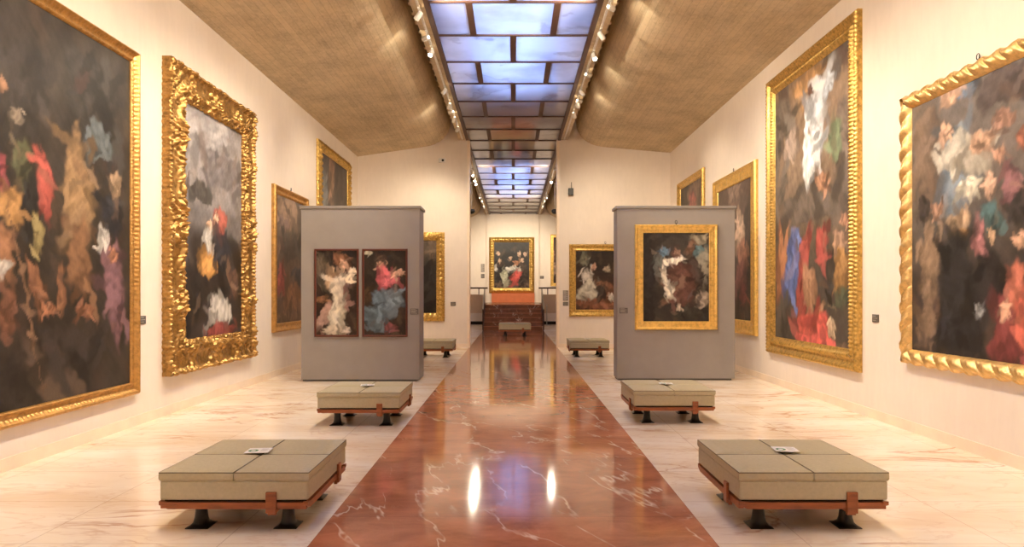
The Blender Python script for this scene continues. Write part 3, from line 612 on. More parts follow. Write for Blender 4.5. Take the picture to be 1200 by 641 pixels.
# ------------------------------------------------------------------ paintings
def sstep(a, b_, x):
    t = np.clip((x-a)/(b_-a), 0, 1); return t*t*(3-2*t)
def wob(u, v, seed, f):
    r = np.random.RandomState(seed); out = 0*u
    for k in range(5):
        a, b_, p = r.uniform(-1, 1)*f*(1+k*0.8), r.uniform(-1, 1)*f*(1+k*0.8), r.uniform(0, 6.28)
        out = out+np.sin(a*u+b_*v+p)/(1+k*0.7)
    return out/2.2
def paint(U, V, Wd, Hd, art, seed, gain):
    top, bot, blobs = art
    # metric picture coordinates
    X = U*Wd; Z = V*Hd
    dx = wob(X, Z, seed, 14)*0.05+wob(X, Z, seed+5, 45)*0.02; dz = wob(X, Z, seed+1, 14)*0.05+wob(X, Z, seed+6, 45)*0.02
    cb = np.array(lin(bot)); ct = np.array(lin(top)); t = sstep(0.25, 0.75, V)[..., None]
    col = cb*(1-t)+ct*t
    fl = 1+0.30*wob(X, Z, seed+2, 9)+0.18*wob(X, Z, seed+3, 30)
    col = col*np.clip(fl, 0.4, 1.8)[..., None]
    rs = np.random.RandomState(seed)
    PAL = [np.array(lin(q)) for q in ((120,84,58), (96,72,54), (150,112,82), (74,62,54), (110,60,46), (90,88,84), (168,132,98))]
    # half-seen brown and ochre shapes behind the main masses
    for k in range(70):
        cx, cz = rs.uniform(0, Wd), rs.uniform(0, Hd)*(0.85 if k % 3 else 1.0); lr = Wd**0.5*rs.uniform(0.02, 0.07); ll = lr*rs.uniform(1.2, 3.5); t2 = rs.normal(0, 0.6)
        qx, qz = X+dx-cx, Z+dz-cz
        e = np.sqrt(((qx*math.cos(t2)+qz*math.sin(t2))/lr)**2+((-qx*math.sin(t2)+qz*math.cos(t2))/ll)**2)
        w = ((1-sstep(0.5, 1.35, e))*rs.uniform(0.15, 0.5))[..., None]
        here = np.array(lin(bot))*(1-cz/Hd)+np.array(lin(top))*cz/Hd
        col = col*(1-w)+(0.45*here+0.55*PAL[rs.randint(len(PAL))]*min(1.0, 0.35+4*here.mean()))*w
    for i, (cu, cv, ru, rv, rot, r, g, b_) in enumerate(blobs):
        rx = max(ru*Wd, 0.012); rz = max(rv*Hd, 0.012); a = math.radians(rot)
        sc_ = min(1.0, (rx*rz)**0.5/0.22)
        px = X+dx*sc_-cu*Wd; pz = Z+dz*sc_-cv*Hd
        qx = (px*math.cos(a)+pz*math.sin(a))/rx; qz = (-px*math.sin(a)+pz*math.cos(a))/rz
        ang = np.arctan2(qz, qx); wv = 1+0.15*np.sin(3*ang+i)+0.10*np.sin(5*ang+2.1*i)+0.06*np.sin(9*ang+0.7*i)
        d = np.sqrt(qx*qx+qz*qz)/wv
        m = 1-sstep(0.82, 1.16, d)
        c = np.array(lin((r, g, b_)))
        # folds: brushed streaks inside the shape
        th = 0.5+0.9*math.sin(i*2.3+seed); fx = px*math.cos(th)+pz*math.sin(th)*0.35
        fold = 1+0.16*np.sin(fx*(5.0/max(min(rx, rz), 0.06))+4.5*wob(X, Z, seed+7+i, 11))+0.24*wob(X, Z, seed+40+i, 34)
        form = 1.10-0.30*np.clip(d, 0, 1.2)**2+0.16*np.clip(qz-qx*0.5, -1, 1)
        cc = c*(fold*form)[..., None]
        m = (m*0.92)[..., None]
        col = col*(1-m)+cc*m
        # brushed accents: slivers of shade and highlight, some reaching past the shape
        for k in range(3 if rx*rz < 0.004 else (7 if rx*rz < 0.12 else 13)):
            ox, oz = rs.uniform(-1.15, 1.15)*rx, rs.uniform(-1.1, 1.1)*rz
            lr = (rx*rz)**0.5*rs.uniform(0.10, 0.26)+0.006; ll = lr*rs.uniform(1.5, 4.5); t2 = a+rs.normal(0, 0.75)
            qx = px-(ox*math.cos(a)-oz*math.sin(a)); qz = pz-(ox*math.sin(a)+oz*math.cos(a))
            qx = qx+0.25*lr*np.sin(qz/lr*1.3+k)
            e = np.sqrt(((qx*math.cos(t2)+qz*math.sin(t2))/lr)**2+((-qx*math.sin(t2)+qz*math.cos(t2))/ll)**2)
            kind = rs.rand()
            c2 = c*rs.uniform(0.25, 0.6) if kind < 0.45 else (c*rs.uniform(1.15, 1.6)+0.01 if kind < 0.72 else 0.5*c+0.5*PAL[rs.randint(len(PAL))]*rs.uniform(0.5, 1.1))
            w = ((1-sstep(0.65, 1.25, e))*rs.uniform(0.45, 0.85))[..., None]
            col = col*(1-w)+c2*w
    grey = col.mean(axis=-1, keepdims=True)
    col = (0.79*col+0.21*grey)*np.array([1.0, 1.05, 1.14])
    return np.clip(col*gain+0.003, 0.002, 0.93)

PROFILES = {}
def h_beaded(s, a, L, n):
    base = 0.35+0.65*np.exp(-((s-0.18)/0.16)**2)+0.30*np.exp(-((s-0.85)/0.10)**2)+0.12*(1-s)
    orn = 0.20*np.exp(-((s-0.40)/0.09)**2)*np.abs(np.sin(PI*a/0.055))+0.16*np.exp(-((s-0.86)/0.07)**2)*np.abs(np.sin(PI*a/0.04))
    return base+orn
def h_fluted(s, a, L, n):
    base = 0.45+0.55*np.exp(-((s-0.16)/0.17)**2)-0.10*np.exp(-((s-0.45)/0.08)**2)+0.25*np.exp(-((s-0.72)/0.15)**2)
    orn = 0.34*np.exp(-((s-0.66)/0.13)**2)*np.abs(np.sin(PI*a/0.055))+0.20*np.exp(-((s-0.10)/0.08)**2)*np.abs(np.sin(PI*a/0.06))
    return base+orn-0.12*(s > 0.9)
def h_twist(s, a, L, n):
    base = 0.25+0.72*np.sqrt(np.clip(1-((s-0.45)/0.5)**2, 0, 1))
    ph = (a/0.22+s*0.75) % 1.0
    leaf = np.exp(-((ph-0.25)/0.16)**2)*np.exp(-((s-0.42)/0.36)**2)
    cut = np.exp(-((ph-0.62)/0.07)**2)*np.exp(-((s-0.42)/0.40)**2)
    rib = 0.07*np.sin(ph*2*PI*6)*np.exp(-((s-0.45)/0.3)**2)
    return base+0.22*leaf-0.36*cut+rib
def h_yellow(s, a, L, n):
    base = 0.35+0.55*np.exp(-((s-0.14)/0.10)**2)+0.18*np.exp(-((s-0.55)/0.30)**2)+0.25*np.exp(-((s-0.93)/0.05)**2)
    return base+0.14*np.exp(-((s-0.13)/0.08)**2)*np.abs(np.sin(PI*a/0.05))+0.06*np.sin(a*60+4*np.sin(a*9))*np.exp(-((s-0.55)/0.2)**2)
def h_leafy(s, a, L, n):
    base = 0.45+0.45*np.exp(-((s-0.5)/0.3)**2)
    q = a/0.14
    lv = np.abs(np.sin(PI*(q+0.6*np.abs(s-0.5))))*np.exp(-((s-0.5)/0.34)**2)
    return base+0.50*lv+0.20*np.sin(a*75+11*s)*np.sin(25*s+2*np.sin(a*17))
def h_carved(s, a, L, n):
    base = 0.55+0.22*np.exp(-((s-0.06)/0.06)**2)+0.34*np.exp(-((s-0.80)/0.13)**2)-0.18*np.exp(-((s-0.40)/0.22)**2)
    rid = np.exp(-((s-0.80)/0.14)**2); out = np.exp(-((s-0.07)/0.07)**2)
    q = np.sin(a*29+3.5*np.sin(a*7.3)+6*s)*np.sin(s*24+2.6*np.sin(a*11.7))
    q2 = np.sin(a*63+9*np.sin(s*9))*np.sin(s*55+3*np.sin(a*31))
    leaf = (0.20*q+0.12*q2)*(rid+0.10)+0.22*out*np.abs(np.sin(PI*a/0.06))
    e = L/2-np.abs(a)                     # distance to the corner along the side
    for (c0, wd) in ((0.0, 0.34), (L*0.27, 0.16), (-L*0.27, 0.16)):
        r = np.hypot((a-c0), (s-0.9)*0.45); th = np.arctan2(a-c0, (1.02-s)*0.45)
        k = np.exp(-((a-c0)/wd)**4)*np.clip(1-(np.abs(s-0.5)/0.62)**6, 0, 1)
        leaf = leaf+k*(0.20+0.13*np.cos(th*13)+0.10*q-0.1*r)
    k = np.exp(-((e-0.18)/0.34)**4)
    th = np.arctan2(e, 0.45*(1.0-s)+0.02)
    leaf = leaf+k*(0.16+0.13*np.cos(th*17+2*np.sin(a*4))+0.10*q2)
    return base+leaf
def h_thin(s, a, L, n):
    return 0.6+0.4*np.exp(-((s-0.4)/0.3)**2)
HF = dict(beaded=h_beaded, fluted=h_fluted, twist=h_twist, yellow=h_yellow, leafy=h_leafy, carved=h_carved, thin=h_thin)

def frame_obj(W, H, fw, prot, kind, ds, ns, mat, parent):
    b = MB(); hf = HF[kind]
    corners = [(-W/2, 0, 1, 0, 0, 1, W), (W/2, 0, 0, 1, -1, 0, H), (W/2, H, -1, 0, 0, -1, W), (-W/2, H, 0, -1, 1, 0, H)]
    for (x0, z0, tx, tz, nx, nz, L) in corners:
        nt = max(6, int(L/ds)); s = np.linspace(0, 1, ns)[:, None]; t = np.linspace(0, 1, nt+1)[None, :]
        al = fw*s+(L-2*fw*s)*t; a = al-L/2
        hh = hf(s+0*t, a, L, nt)
        h = prot*np.clip(hh, 0.08, 1.7)
        edge = 0.0*a
        if kind == 'twist': edge = 0.014*np.sin(2*PI*(al/0.22))*(1-s)**2*(np.minimum(al, L-al) > 0.1)
        if kind == 'carved': edge = (0.006*np.sin(al*41+2*np.sin(al*13))+0.007*np.sin(al*90))*((1-s)**3-1.3*s**8)*(np.minimum(al, L-al) > 0.05+fw*s)
        if kind == 'leafy': edge = 0.008*np.sin(al*80)*(1-s)**3*(np.minimum(al, L-al) > 0.05)
        dn = fw*s-edge
        X = x0+tx*al+nx*dn; Z = z0+tz*al+nz*dn
        vs = []; rowsn = ns+2
        vs += [(X[0, j], 0.0, Z[0, j]) for j in range(nt+1)]
        for i in range(ns): vs += [(X[i, j], -h[i, j], Z[i, j]) for j in range(nt+1)]
        vs += [(X[-1, j], -0.012, Z[-1, j]) for j in range(nt+1)]
        fs = []
        for i in range(rowsn-1):
            for j in range(nt):
                p0 = i*(nt+1)+j; fs.append((p0, p0+1, p0+nt+2, p0+nt+1))
        b.add(vs, fs, kind not in ('thin',))
    me_o = b.build('frame', mat, parent)
    return me_o

def painting(wall, c, z0, W, H, fw, prot, kind, art, mat, label, cat='painting', group=None, ds=0.03, ns=12, inner=False, gain=1.0, seed=1, res=0.022, y_end=None, hook=0, off=0.0, name='framed_painting'):
    """wall: L, R or E; c: centre along the wall; z0: lower edge of the frame"""
    if wall == 'L': loc, rz = (LW, c, z0), PI/2
    elif wall == 'R': loc, rz = (RW, c, z0), -PI/2
    else: loc, rz = (c, y_end, z0), 0.0
    t = thing(name, label, cat, loc, rz, group)
    frame_obj(W, H, fw, prot, kind, ds, ns, mat, t)
    iw, ih = W-2*fw+0.01, H-2*fw+0.01
    cy = -min(prot*0.30, 0.04)
    nx, nz = max(24, min(170, int(iw/res))), max(24, min(230, int(ih/res)))
    u = np.linspace(0, 1, nx+1)[None, :]+np.zeros((nz+1, 1)); v = np.linspace(0, 1, nz+1)[:, None]+np.zeros((1, nx+1))
    if inner: AU, AV, AW, AH = u, v, iw, ih
    else: AU, AV, AW, AH = (fw+u*iw)/W, (fw+v*ih)/H, W, H
    col = paint(AU, AV, AW, AH, ART[art], seed, gain)
    vs = [(-iw/2+iw*u[j, i], cy, fw-0.005+ih*v[j, i]) for j in range(nz+1) for i in range(nx+1)]
    fs = [(j*(nx+1)+i, j*(nx+1)+i+1, (j+1)*(nx+1)+i+1, (j+1)*(nx+1)+i) for j in range(nz) for i in range(nx)]
    nv = len(vs)
    bb = 0.002
    vs += [(-iw/2, bb*-1, fw-0.005), (iw/2, -bb, fw-0.005), (iw/2, -bb, fw-0.005+ih), (-iw/2, -bb, fw-0.005+ih)]
    fs += [(nv+3, nv+2, nv+1, nv), (0, nv, nv+1, nx), (nx, nv+1, nv+2, nv-1), (nv-1, nv+2, nv+3, nv-1-nx), (nv-1-nx, nv+3, nv, 0)]
    me = bpy.data.meshes.new('canvas'); me.from_pydata(vs, [], fs)
    at = me.color_attributes.new('paint', 'FLOAT_COLOR', 'POINT')
    arr = np.ones((len(vs), 4), dtype=np.float32); arr[:nv, :3] = col.reshape(-1, 3); arr[nv:, :3] = 0.05
    at.data.foreach_set('color', arr.ravel())
    me.materials.append(CANVAS); me.update()
    o = bpy.data.objects.new('canvas', me); C.objects.link(o); o.parent = t
    for k in range(hook):
        hx = 0 if hook == 1 else (-W*0.3+k*W*0.6)
        q = MB(); q.tube([(hx+0.022*math.cos(a), -0.03, H+0.045+0.03*math.sin(a)) for a in [2*PI*i/12 for i in range(13)]], 0.005, 6)
        q.box(hx-0.006, hx+0.006, -0.036, -0.002, H-0.02, H+0.02); q.build('hanging_ring', IRON, t)
    return t

def span(a, b_): return (a+b_)/2, b_-a
PG = PAINT_GAIN
c, w = span(4.80, 8.02); painting('L', c, .39, w, 4.10, .15, .075, 'beaded', 'left_tall', G_OLD, 'huge dark brown painting in narrow gold frame, nearest on the left wall', gain=PG, ds=.014, ns=14, seed=3, res=.018, hook=1)
c, w = span(8.64, 11.50); painting('L', c, .514, w, 4.17, .44, .135, 'carved', 'carved', G_RICH, 'tall narrow painting in massive carved baroque gold frame on the left wall', inner=True, gain=PG, ds=.011, ns=44, seed=11, res=.018)
c, w = span(12.55, 14.6); painting('L', c, .85, w, 2.82, .17, .08, 'beaded', 'left_third', G_OLD, 'brown crowded painting on the left wall partly hidden by the grey partition', gain=PG, ds=.02, seed=21, hook=1)
c, w = span(15.4, 18.4); painting('L', c, 3.1, w, 2.08, .24, .09, 'leafy', 'left_upper', G_MID, 'painting hung high near the far end of the left wall', gain=PG, seed=31, ds=.025)
painting('E', -2.93, .78, 1.84, 2.60, .24, .09, 'leafy', 'end_left', G_MID, 'dark painting in knobbly gold frame on the end wall left of the opening', y_end=YE, gain=PG, seed=41, ds=.02)
c, w = span(1.634, 3.75); painting('E', c, .92, w, 2.11, .20, .08, 'beaded', 'end_right', G_MID, 'painting of a pale robed shape on the end wall right of the opening', y_end=YE, gain=PG, seed=51, hook=1)
painting('E', -.09, 1.60, 2.56, 3.17, .29, .10, 'leafy', 'far', G_MID, 'wide gold framed painting alone on the far wall above the stairs', y_end=YF-0.14, gain=PG, seed=61)
painting('E', 3.11, 2.0, 1.98, 2.94, .17, .08, 'yellow', 'far_right', G_YEL, 'gold framed painting on the far wall right of the opening, mostly hidden', y_end=YF, gain=PG, seed=71)
c, w = span(5.3, 7.79); painting('R', c, .79, w, 3.09, .17, .10, 'twist', 'right_near', G_PALE, 'large painting in twisted ribbon gold frame, nearest on the right wall', gain=PG*1.1, ds=.012, ns=18, seed=83, res=.016, hook=1)
c, w = span(8.77, 11.9); painting('R', c, .552, w, 4.80, .29, .09, 'fluted', 'right_tall', G_MID, 'tallest painting, pale shape above bright red, in fluted gold frame on the right wall', gain=PG*1.1, ds=.011, ns=20, seed=93, res=.018)
c, w = span(12.5, 15.13); painting('R', c, .787, w, 3.33, .28, .09, 'yellow', 'right_third', G_YEL, 'tall dark painting in wide yellow gold frame just past the right partition', gain=PG, ds=.02, seed=103, hook=1)
c, w = span(15.95, 18.4); painting('R', c, 2.9, w, 1.72, .2, .08, 'beaded', 'right_upper', G_MID, 'small arched painting hung high near the far end of the right wall', gain=PG, seed=113)

# ------------------------------------------------------------------ the two grey display partitions
def partition(xa, xb, ya, yb, h, label, group):
    cx, cy = (xa+xb)/2, (ya+yb)/2
    t = thing('display_partition', label, 'partition', (cx, cy, 0), group=group)
    hw, hd = (xb-xa)/2, (yb-ya)/2
    b = MB(); b.box(-hw, hw, -hd, hd, 0.035, h-0.055); b.build('panel', GREYP, t)
    b = MB(); b.box(-hw+0.02, hw-0.05, -hd+0.03, hd-0.03, 0, 0.035); b.build('plinth', PLINTHM, t)
    b = MB(); b.box(-hw-0.03, hw+0.03, -hd-0.02, hd+0.02, h-0.055, h, bev=0.008); b.build('cap', GREYCAP, t)
    return t
partition(-3.84, -1.70, 12.05, 12.62, 3.18, 'free-standing grey partition on the left carrying two upright pictures', 'grey display partitions')
partition(1.905, 4.06, 12.2, 12.63, 3.20, 'free-standing grey partition on the right carrying one gold framed picture', 'grey display partitions')
painting('E', -3.195, .81, .80, 1.59, .035, .04, 'thin', 'diptych_left', THINFR, 'left picture of the pair on the left grey partition, with pale robe', y_end=12.05, gain=PG*1.15, seed=123, res=.010, ds=.2, ns=5)
painting('E', -2.32, .81, .82, 1.59, .035, .04, 'thin', 'diptych_right', THINFR, 'right picture of the pair on the left grey partition, pink over blue-grey', y_end=12.05, gain=PG*1.15, seed=133, res=.010, ds=.2, ns=5)
c, w = span(2.225, 3.735); painting('E', c, .93, w, 1.925, .155, .07, 'yellow', 'panel_right', G_YEL, 'brown and white picture in bright yellow gold frame on the right grey partition', y_end=12.2, inner=True, gain=PG*1.1, seed=143, res=.012, ds=.016, hook=1)

# ------------------------------------------------------------------ benches
def make_bench(label):
    t = thing('upholstered_bench', label, 'bench', (0,0,0), group='square beige museum benches')
    # padded base box with rounded seams
    b = MB(); b.box(-.492, .492, -.492, .492, .228, .356, bev=.012); b.build('seat_base', LEATHER, t)
    for sx in (-1, 1):
        for sy in (-1, 1):
            n = 16
            hw = .2455
            b = MB(); vs = []; fs = []
            # pillow: top grid slightly crowned, rounded rim
            def P(i, j, top):
                u, v = -1+2*i/n, -1+2*j/n
                e = max(abs(u), abs(v))
                z = .356+.068+.006*(1-u*u)*(1-v*v)
                z -= .012*max(0, (e-.66)/.34)**2
                return (sx*.25+hw*u*(1.0 if e < .99 else 1.0), sy*.25+hw*v, z)
            for j in range(n+1):
                for i in range(n+1): vs.append(P(i, j, True))   # crowned top
            for j in range(n):
                for i in range(n): fs.append((j*(n+1)+i, j*(n+1)+i+1, (j+1)*(n+1)+i+1, (j+1)*(n+1)+i))
            ring = [j*(n+1) for j in range(0)]
            idx = [i for i in range(n+1)]+[j*(n+1)+n for j in range(1, n+1)]+[n*(n+1)+i for i in range(n-1, -1, -1)]+[j*(n+1) for j in range(n-1, 0, -1)]
            base = len(vs); k = len(idx)
            for lev, (z, g) in enumerate(((.400, .002), (.372, .0025), (.358, -.003), (.356, -.006))):
                for q in idx:
                    x, y, _ = vs[q]; cx_, cy_ = sx*.25, sy*.25
                    vs.append((x+(g if x > cx_ else -g)*(abs(x-cx_) > .24), y+(g if y > cy_ else -g)*(abs(y-cy_) > .24), z))
            prev = idx
            for lev in range(4):
                cur = [base+lev*k+i for i in range(k)]
                for i in range(k): fs.append((prev[i], prev[(i+1) % k], cur[(i+1) % k], cur[i]))
                prev = cur
            fs.append(tuple(prev))
            b.add(vs, fs, False); cu = b.build('seat_cushion', LEATHER, t)
            q = MB(); q.tube([(vs[i][0], vs[i][1], .4105+.0005*(k_ % 2)) for k_, i in enumerate(idx[::4]+[idx[0]])], .0032, 6); q.build('piping', PIPING, cu)
    # four wooden side rails laid as a pinwheel, ends cut to a bevel
    for k in range(4):
        M = Matrix.Rotation(k*PI/2, 4, 'Z')
        b = MB(); b.prism([(-.498, .222), (-.498, .198), (-.44, .170), (.478, .170), (.478, .212), (-.44, .212)], 'y', -.493, -.458, M)
        b.build('side_rail', WOOD, t)
    # cross beams whose ends show as upright tabs on each side
    for k in range(4):
        M = Matrix.Rotation(k*PI/2, 4, 'Z')
        b = MB(); b.box(.215, .285, -.49, .16, .150, .1675, M); b.build('cross_beam', WOOD, t)
        b = MB(); b.box(.215, .285, -.512, -.4935, .145, .285, M, bev=.004)
        b.box(.222, .278, -.4935, -.470, .130, .169, M); b.build('bracket', WOOD, t)
    b = MB(); b.box(-.47, .47, -.47, .47, .214, .2275); b.build('underframe', DARK, t)
    for sx in (-1, 1):
        for sy in (-1, 1):
            M = Matrix.Translation((sx*.30, sy*.31, 0))
            b = MB()
            # square base plate flaring up into a round neck
            lev = [(0, .078, 0), (.006, .076, 0), (.014, .060, .25), (.03, .050, .7), (.06, .044, 1), (.11, .039, 1), (.150, .042, 1), (.168, .046, 1)]
            vs = []; fs = []; sg = 20
            for z, r, rd in lev:
                for q in range(sg):
                    a = 2*PI*(q+.5)/sg; c_, s_ = math.cos(a), math.sin(a); sq = 1/max(abs(c_), abs(s_))
                    rr = r*(rd+(1-rd)*sq); vs.append((rr*c_, rr*s_, z))
            for i in range(len(lev)-1):
                for q in range(sg): fs.append((i*sg+q, i*sg+(q+1) % sg, (i+1)*sg+(q+1) % sg, (i+1)*sg+q))
            fs.append(tuple(range(sg-1, -1, -1))); fs.append(tuple((len(lev)-1)*sg+q for q in range(sg)))
            b.add(vs, fs, True, M); b.build('foot', IRON, t)
    return t
bench = make_bench('beige square bench at the front left, nearest to the viewer')
bench.location = (-1.85, 4.90, 0)
spots_b = [((1.99, 4.90), 'beige square bench at the front right, nearest to the viewer'),
           ((-1.842, 8.42), 'beige square bench standing in front of the left grey partition'),
           ((1.96, 8.58), 'beige square bench standing in front of the right grey partition'),
           ((-1.99, 16.9), 'beige square bench behind the left partition by the end wall'),
           ((1.90, 17.05), 'beige square bench behind the right partition by the end wall')]
for (x, y), lb in spots_b: dup(bench, (x, y, 0), 0, lb)
fb = dup(bench, (0.06, 25.1, 0), 0, 'beige bench in the middle of the aisle before the far stairs'); fb.scale = (1.2, 1.2, 1.12)

def leaflet(x, y, rz, label, z=.433):
    t = thing('leaflet', label, 'leaflet', (x, y, z), rz, 'leaflets lying on the benches')
    b = MB(); b.box(-.085, .085, -.075, .075, 0.0, .003); b.build('card', PAPER, t)
    b = MB()
    vs = []; n = 20
    for k in range(n): a = 2*PI*k/n; vs.append((-.035+.036*math.cos(a), -.01+.036*math.sin(a), .0034))
    for k in range(n): a = 2*PI*k/n; vs.append((-.035+.018*math.cos(a), -.01+.018*math.sin(a), .0034))
    b.add(vs, [(k, (k+1) % n, n+(k+1) % n, n+k) for k in range(n)]); b.build('round_mark', GREEN, t)
    b = MB()
    for k in range(5): b.box(.015, .07 if k % 2 else .06, .045-.02*k, .050-.02*k, .003, .0034)
    b.build('printed_lines', INK, t)
    return t
leaflet(-1.885, 4.93, .08, 'white leaflet with green mark on the front left bench')
leaflet(2.03, 4.97, -.10, 'white leaflet with green mark on the front right bench')
leaflet(-1.85, 8.45, .15, 'white leaflet on the bench before the left partition')
leaflet(1.97, 8.6, -.1, 'white leaflet on the bench before the right partition')
leaflet(1.9, 17.05, 0, 'white leaflet on the bench behind the right partition')

# ------------------------------------------------------------------ labels and small devices on the walls
def plate(wall, c, z, w, h, label, y_end=None, mat=None, lines=3, th=.014):
    if wall == 'L': loc, rz = (LW, c, z), PI/2
    elif wall == 'R': loc, rz = (RW, c, z), -PI/2
    else: loc, rz = (c, y_end, z), 0.0
    t = thing('caption_sign', label, 'label', loc, rz, 'caption plates')
    b = MB(); b.box(-w/2, w/2, -th, 0, 0, h, bev=.002); b.build('plate', mat or LABELM, t)
    b = MB(); n = lines
    for k in range(n):
        zz = h*(1-(k+.8)/(n+.8)); b.box(-w*.42, w*(.38 if k % 2 else .15), -th-.001, -th+.001, zz-h*.04, zz+h*.04)
    b.build('lettering', LABELT, t)
    return t
plate('L', 8.17, 1.22, .14, .10, 'dark caption plate beside the nearest left painting')
plate('R', 8.44, 1.23, .14, .10, 'dark caption plate between the two large right wall paintings')
plate('E', -1.76, 1.23, .15, .11, 'dark caption plate left of the opening', YE)
plate('E', 1.53, 1.23, .15, .11, 'small dark caption plate right of the opening under a grey text panel', YE)
plate('E', 1.53, 1.38, .15, .30, 'grey text panel on the end wall right of the opening', YE, GREYSIGN, 9)
plate('E', -1.79, 1.215, .15, .105, 'caption plate on the left grey partition', 12.05, LABELM, 4)
plate('E', 2.02, 1.23, .15, .10, 'caption plate on the right grey partition', 12.2, LABELM, 4)
plate('E', -1.74, 2.45, .2, .24, 'dark caption plate left of the far painting', YF, LABELM, 3)
plate('E', -1.74, 2.8, .2, .46, 'grey text panel left of the far painting', YF, GREYSIGN, 8)
plate('E', 1.63, 2.42, .22, .16, 'dark caption plate right of the far painting', YF)
# wall sensor with antenna, right of the opening
t = thing('wall_sensor', 'black box with short antenna high on the end wall right of the opening', 'sensor', (1.68, YE, 4.46))
b = MB(); b.box(-.075, .075, -.12, -.02, 0, .20, bev=.012); b.build('housing', BLACKP, t)
b = MB(); b.box(-.03, .03, -.02, 0, .06, .14); b.build('bracket', BLACKP, t)
b = MB(); b.tube([(.02, -.06, .19), (.02, -.06, .38)], .009); b.build('antenna', BLACKP, t)
t = thing('wall_socket', 'small white box with dark hole high on the end wall left of the opening', 'socket', (-2.08, YE, 5.42))
b = MB(); b.box(-.10, .10, -.04, 0, 0, .13, bev=.01); b.build('housing', WHITEM, t)
b = MB(); b.lathe([(.035, 0), (.035, .006)], 16, Matrix.Translation((.02, -.04, .065)) @ Matrix.Rotation(PI/2, 4, 'X')); b.build('lens', BLACKP, t)
for s, nm in ((-1, 'left'), (1, 'right')):
    t = thing('dome_camera', 'black dome camera hanging past the %s edge of the opening' % nm, 'camera', (s*1.72, 27.5, 5.0))
    b = MB(); b.lathe([(.02, -.13), (.09, -.11), (.135, -.05), (.145, 0), (.12, .05), (.05, .07)], 20); b.build('dome', BLACKP, t)
    b = MB(); b.tube([(0, 0, .06), (0, 0, 1.14)], .018); b.build('stem', WHITEM, t)
    b = MB(); b.lathe([(.05, 1.12), (.05, 1.2)], 12); b.build('mount', WHITEM, t)

# ------------------------------------------------------------------ spotlights on their tracks
for s, nm in ((-1, 'left'), (1, 'right')):
    t = thing('lighting_track', 'slim white lighting track along the %s concrete edge of the skylight' % nm, 'light track', (s*1.48, 8.0, 6.05), group='lighting tracks')
    b = MB(); b.box(-.018, .018, -10.8, 11.3, 0, .04); b.build('rail', WHITEM, t)
    b = MB(); b.box(-.018, .018, 12.2, 29.6, 0, .04); b.build('rail', WHITEM, t)
def spot(x, y, aim, power, label, size=SPOT_SIZE, blend=0.9, group='track spotlights', col=LAMPC):
    t = thing('track_spotlight', label, 'spotlight', (x, y, 5.93), group=group)
    d = (Vector(aim)-Vector((x, y, 5.93))).normalized()
    R = d.to_track_quat('-Z', 'Y').to_matrix().to_4x4()
    b = MB(); b.lathe([(.024, .075), (.038, .07), (.042, .04), (.043, -.05), (.046, -.072), (.042, -.072), (.038, -.050)], 20, R, cap=False); b.build('housing', WHITEM, t)
    b = MB(); b.lathe([(.0, -.049), (.038, -.05)], 20, R, cap=False); b.build('lens', LENS, t)
    b = MB(); b.tube([(0, 0, .0), (0, 0, .12)], .008); b.box(-.016, .016, -.05, .05, .10, .122); b.build('bracket', WHITEM, t)
    l = bpy.data.lights.new('lamp', 'SPOT'); l.energy = power; l.color = col; l.spot_size = math.radians(size); l.spot_blend = blend; l.shadow_soft_size = 0.035
    o = bpy.data.objects.new('lamp', l); C.objects.link(o); o.parent = t; o.location = d*0.10; o.rotation_euler = d.to_track_quat('-Z', 'Y').to_euler()
    return t
P_ = SPOT_P
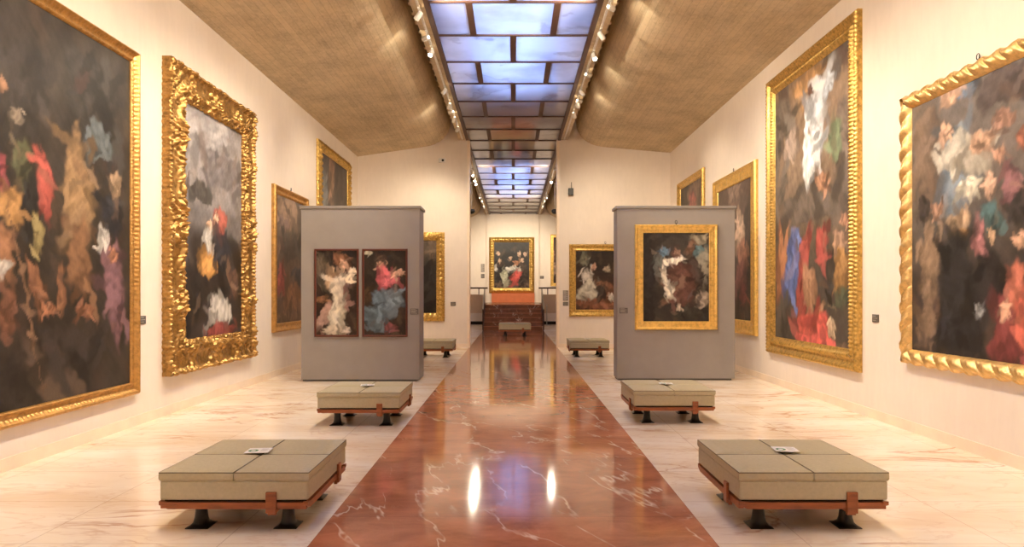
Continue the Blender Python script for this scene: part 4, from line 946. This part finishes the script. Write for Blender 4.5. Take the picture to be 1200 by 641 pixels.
# (side, y, kind)  aim at the wall of their own side
LA = [(-1.0, 1), (1.2, .9), (3.2, .85), (5.2, .85), (7.0, .95), (9.0, 1.0), (10.4, .8), (12.0, .8), (14.3, .8), (15.4, .6), (16.6, .5), (17.6, .3)]
RA = [(-1.0, 1), (1.2, .85), (3.2, .8), (5.2, .8), (7.2, .9), (9.2, 1.0), (11.2, .9), (12.2, .7), (14.4, .8), (15.3, .65), (16.2, .6)]
for arr, s, nm in ((LA, -1, 'left'), (RA, 1, 'right')):
    for y, k in arr:
        ty = y+0.8 if y < 15 else 19.4
        aim = (s*4.5, ty, 1.9) if y < 15 else (s*3.0, 19.4, 1.9)
        if y == 12.0 or y == 12.2: aim = (s*2.9, 8.6, 0.6)
        spot(s*1.48, y, aim, P_*k, 'white spotlight on the %s track' % nm, group='spotlights on the %s track of the near hall' % nm)
for s, nm in ((-1, 'left'), (1, 'right')):
    for y in (0.4, 3.5, 6.5, 9.65, 23.2, 30.4):  # added heads, not known fixtures: fill light for the ceiling shells
        spot(s*1.48, y, (-s*3.1, y+4.2, 5.55), UP_P*1.15, 'added white spotlight on the %s track brightening the ceiling shell' % nm, size=80, group='added fill spotlights on the %s track turned to the ceiling' % nm)
# a few heads knocked outwards: they rake the curved edge of the shell next to them
for s, nm, ys in ((-1, 'left', (7.4, 11.3, 15.9)), (1, 'right', (10.1, 13.2, 15.0))):
    for y in ys:
        spot(s*1.48, y, (s*2.3, y+0.9, 6.02), 16.0, 'white spotlight raking the curved concrete edge on the %s' % nm, size=58, blend=0.6, group='spotlights raking the %s ceiling edge' % nm)
for s, nm in ((-1, 'left'), (1, 'right')):
    for y in (22.0, 29.5, 33.5):
        spot(s*1.48, y, (s*4.4, y+0.6, 2.3) if y < 33 else (s*0.4, 37.7, 2.8), P_, 'white spotlight on the %s track beyond the opening' % nm, group='spotlights on the %s track of the far hall' % nm)
    for y in ((24.4, 25.6, 26.4) if s < 0 else (25.9,)):
        spot(s*1.48, y, (s*1.1, y-8, 1.0), P_*.24, 'white spotlight shining towards the near hall from the %s track' % nm, size=60, group='spotlights facing the viewer on the %s track' % nm)
    spot(s*1.48, 31.6, (s*0.5, 37.7, 3.0), P_*.8, 'white spotlight on the %s track beyond the opening' % nm, size=70, group='spotlights on the %s track of the far hall' % nm)

# ------------------------------------------------------------------ world, camera, view
w = bpy.data.worlds.new('World'); sc.world = w; w.use_nodes = True
w.node_tree.nodes['Background'].inputs[0].default_value = (0.35,0.5,1.0,1); w.node_tree.nodes['Background'].inputs[1].default_value = 0.3
cam = bpy.data.cameras.new('Camera'); co = bpy.data.objects.new('Camera', cam); C.objects.link(co)
co.location = (0, 0, 1.6); co.rotation_euler = (PI/2, 0, 0)
cam.sensor_width = 36; cam.lens = 36*780/1200; cam.shift_x = -1.5/1200; cam.shift_y = 23.0/1200; cam.clip_start = 0.05
sc.camera = co
sc.view_settings.view_transform = 'Standard'; sc.view_settings.look = 'None'; sc.view_settings.gamma = 1; sc.view_settings.use_curve_mapping = False
sc.view_settings.exposure = EXPO
sc.cycles.max_bounces = 10; sc.cycles.diffuse_bounces = 6; sc.cycles.glossy_bounces = 4
sc.cycles.sample_clamp_indirect = 8
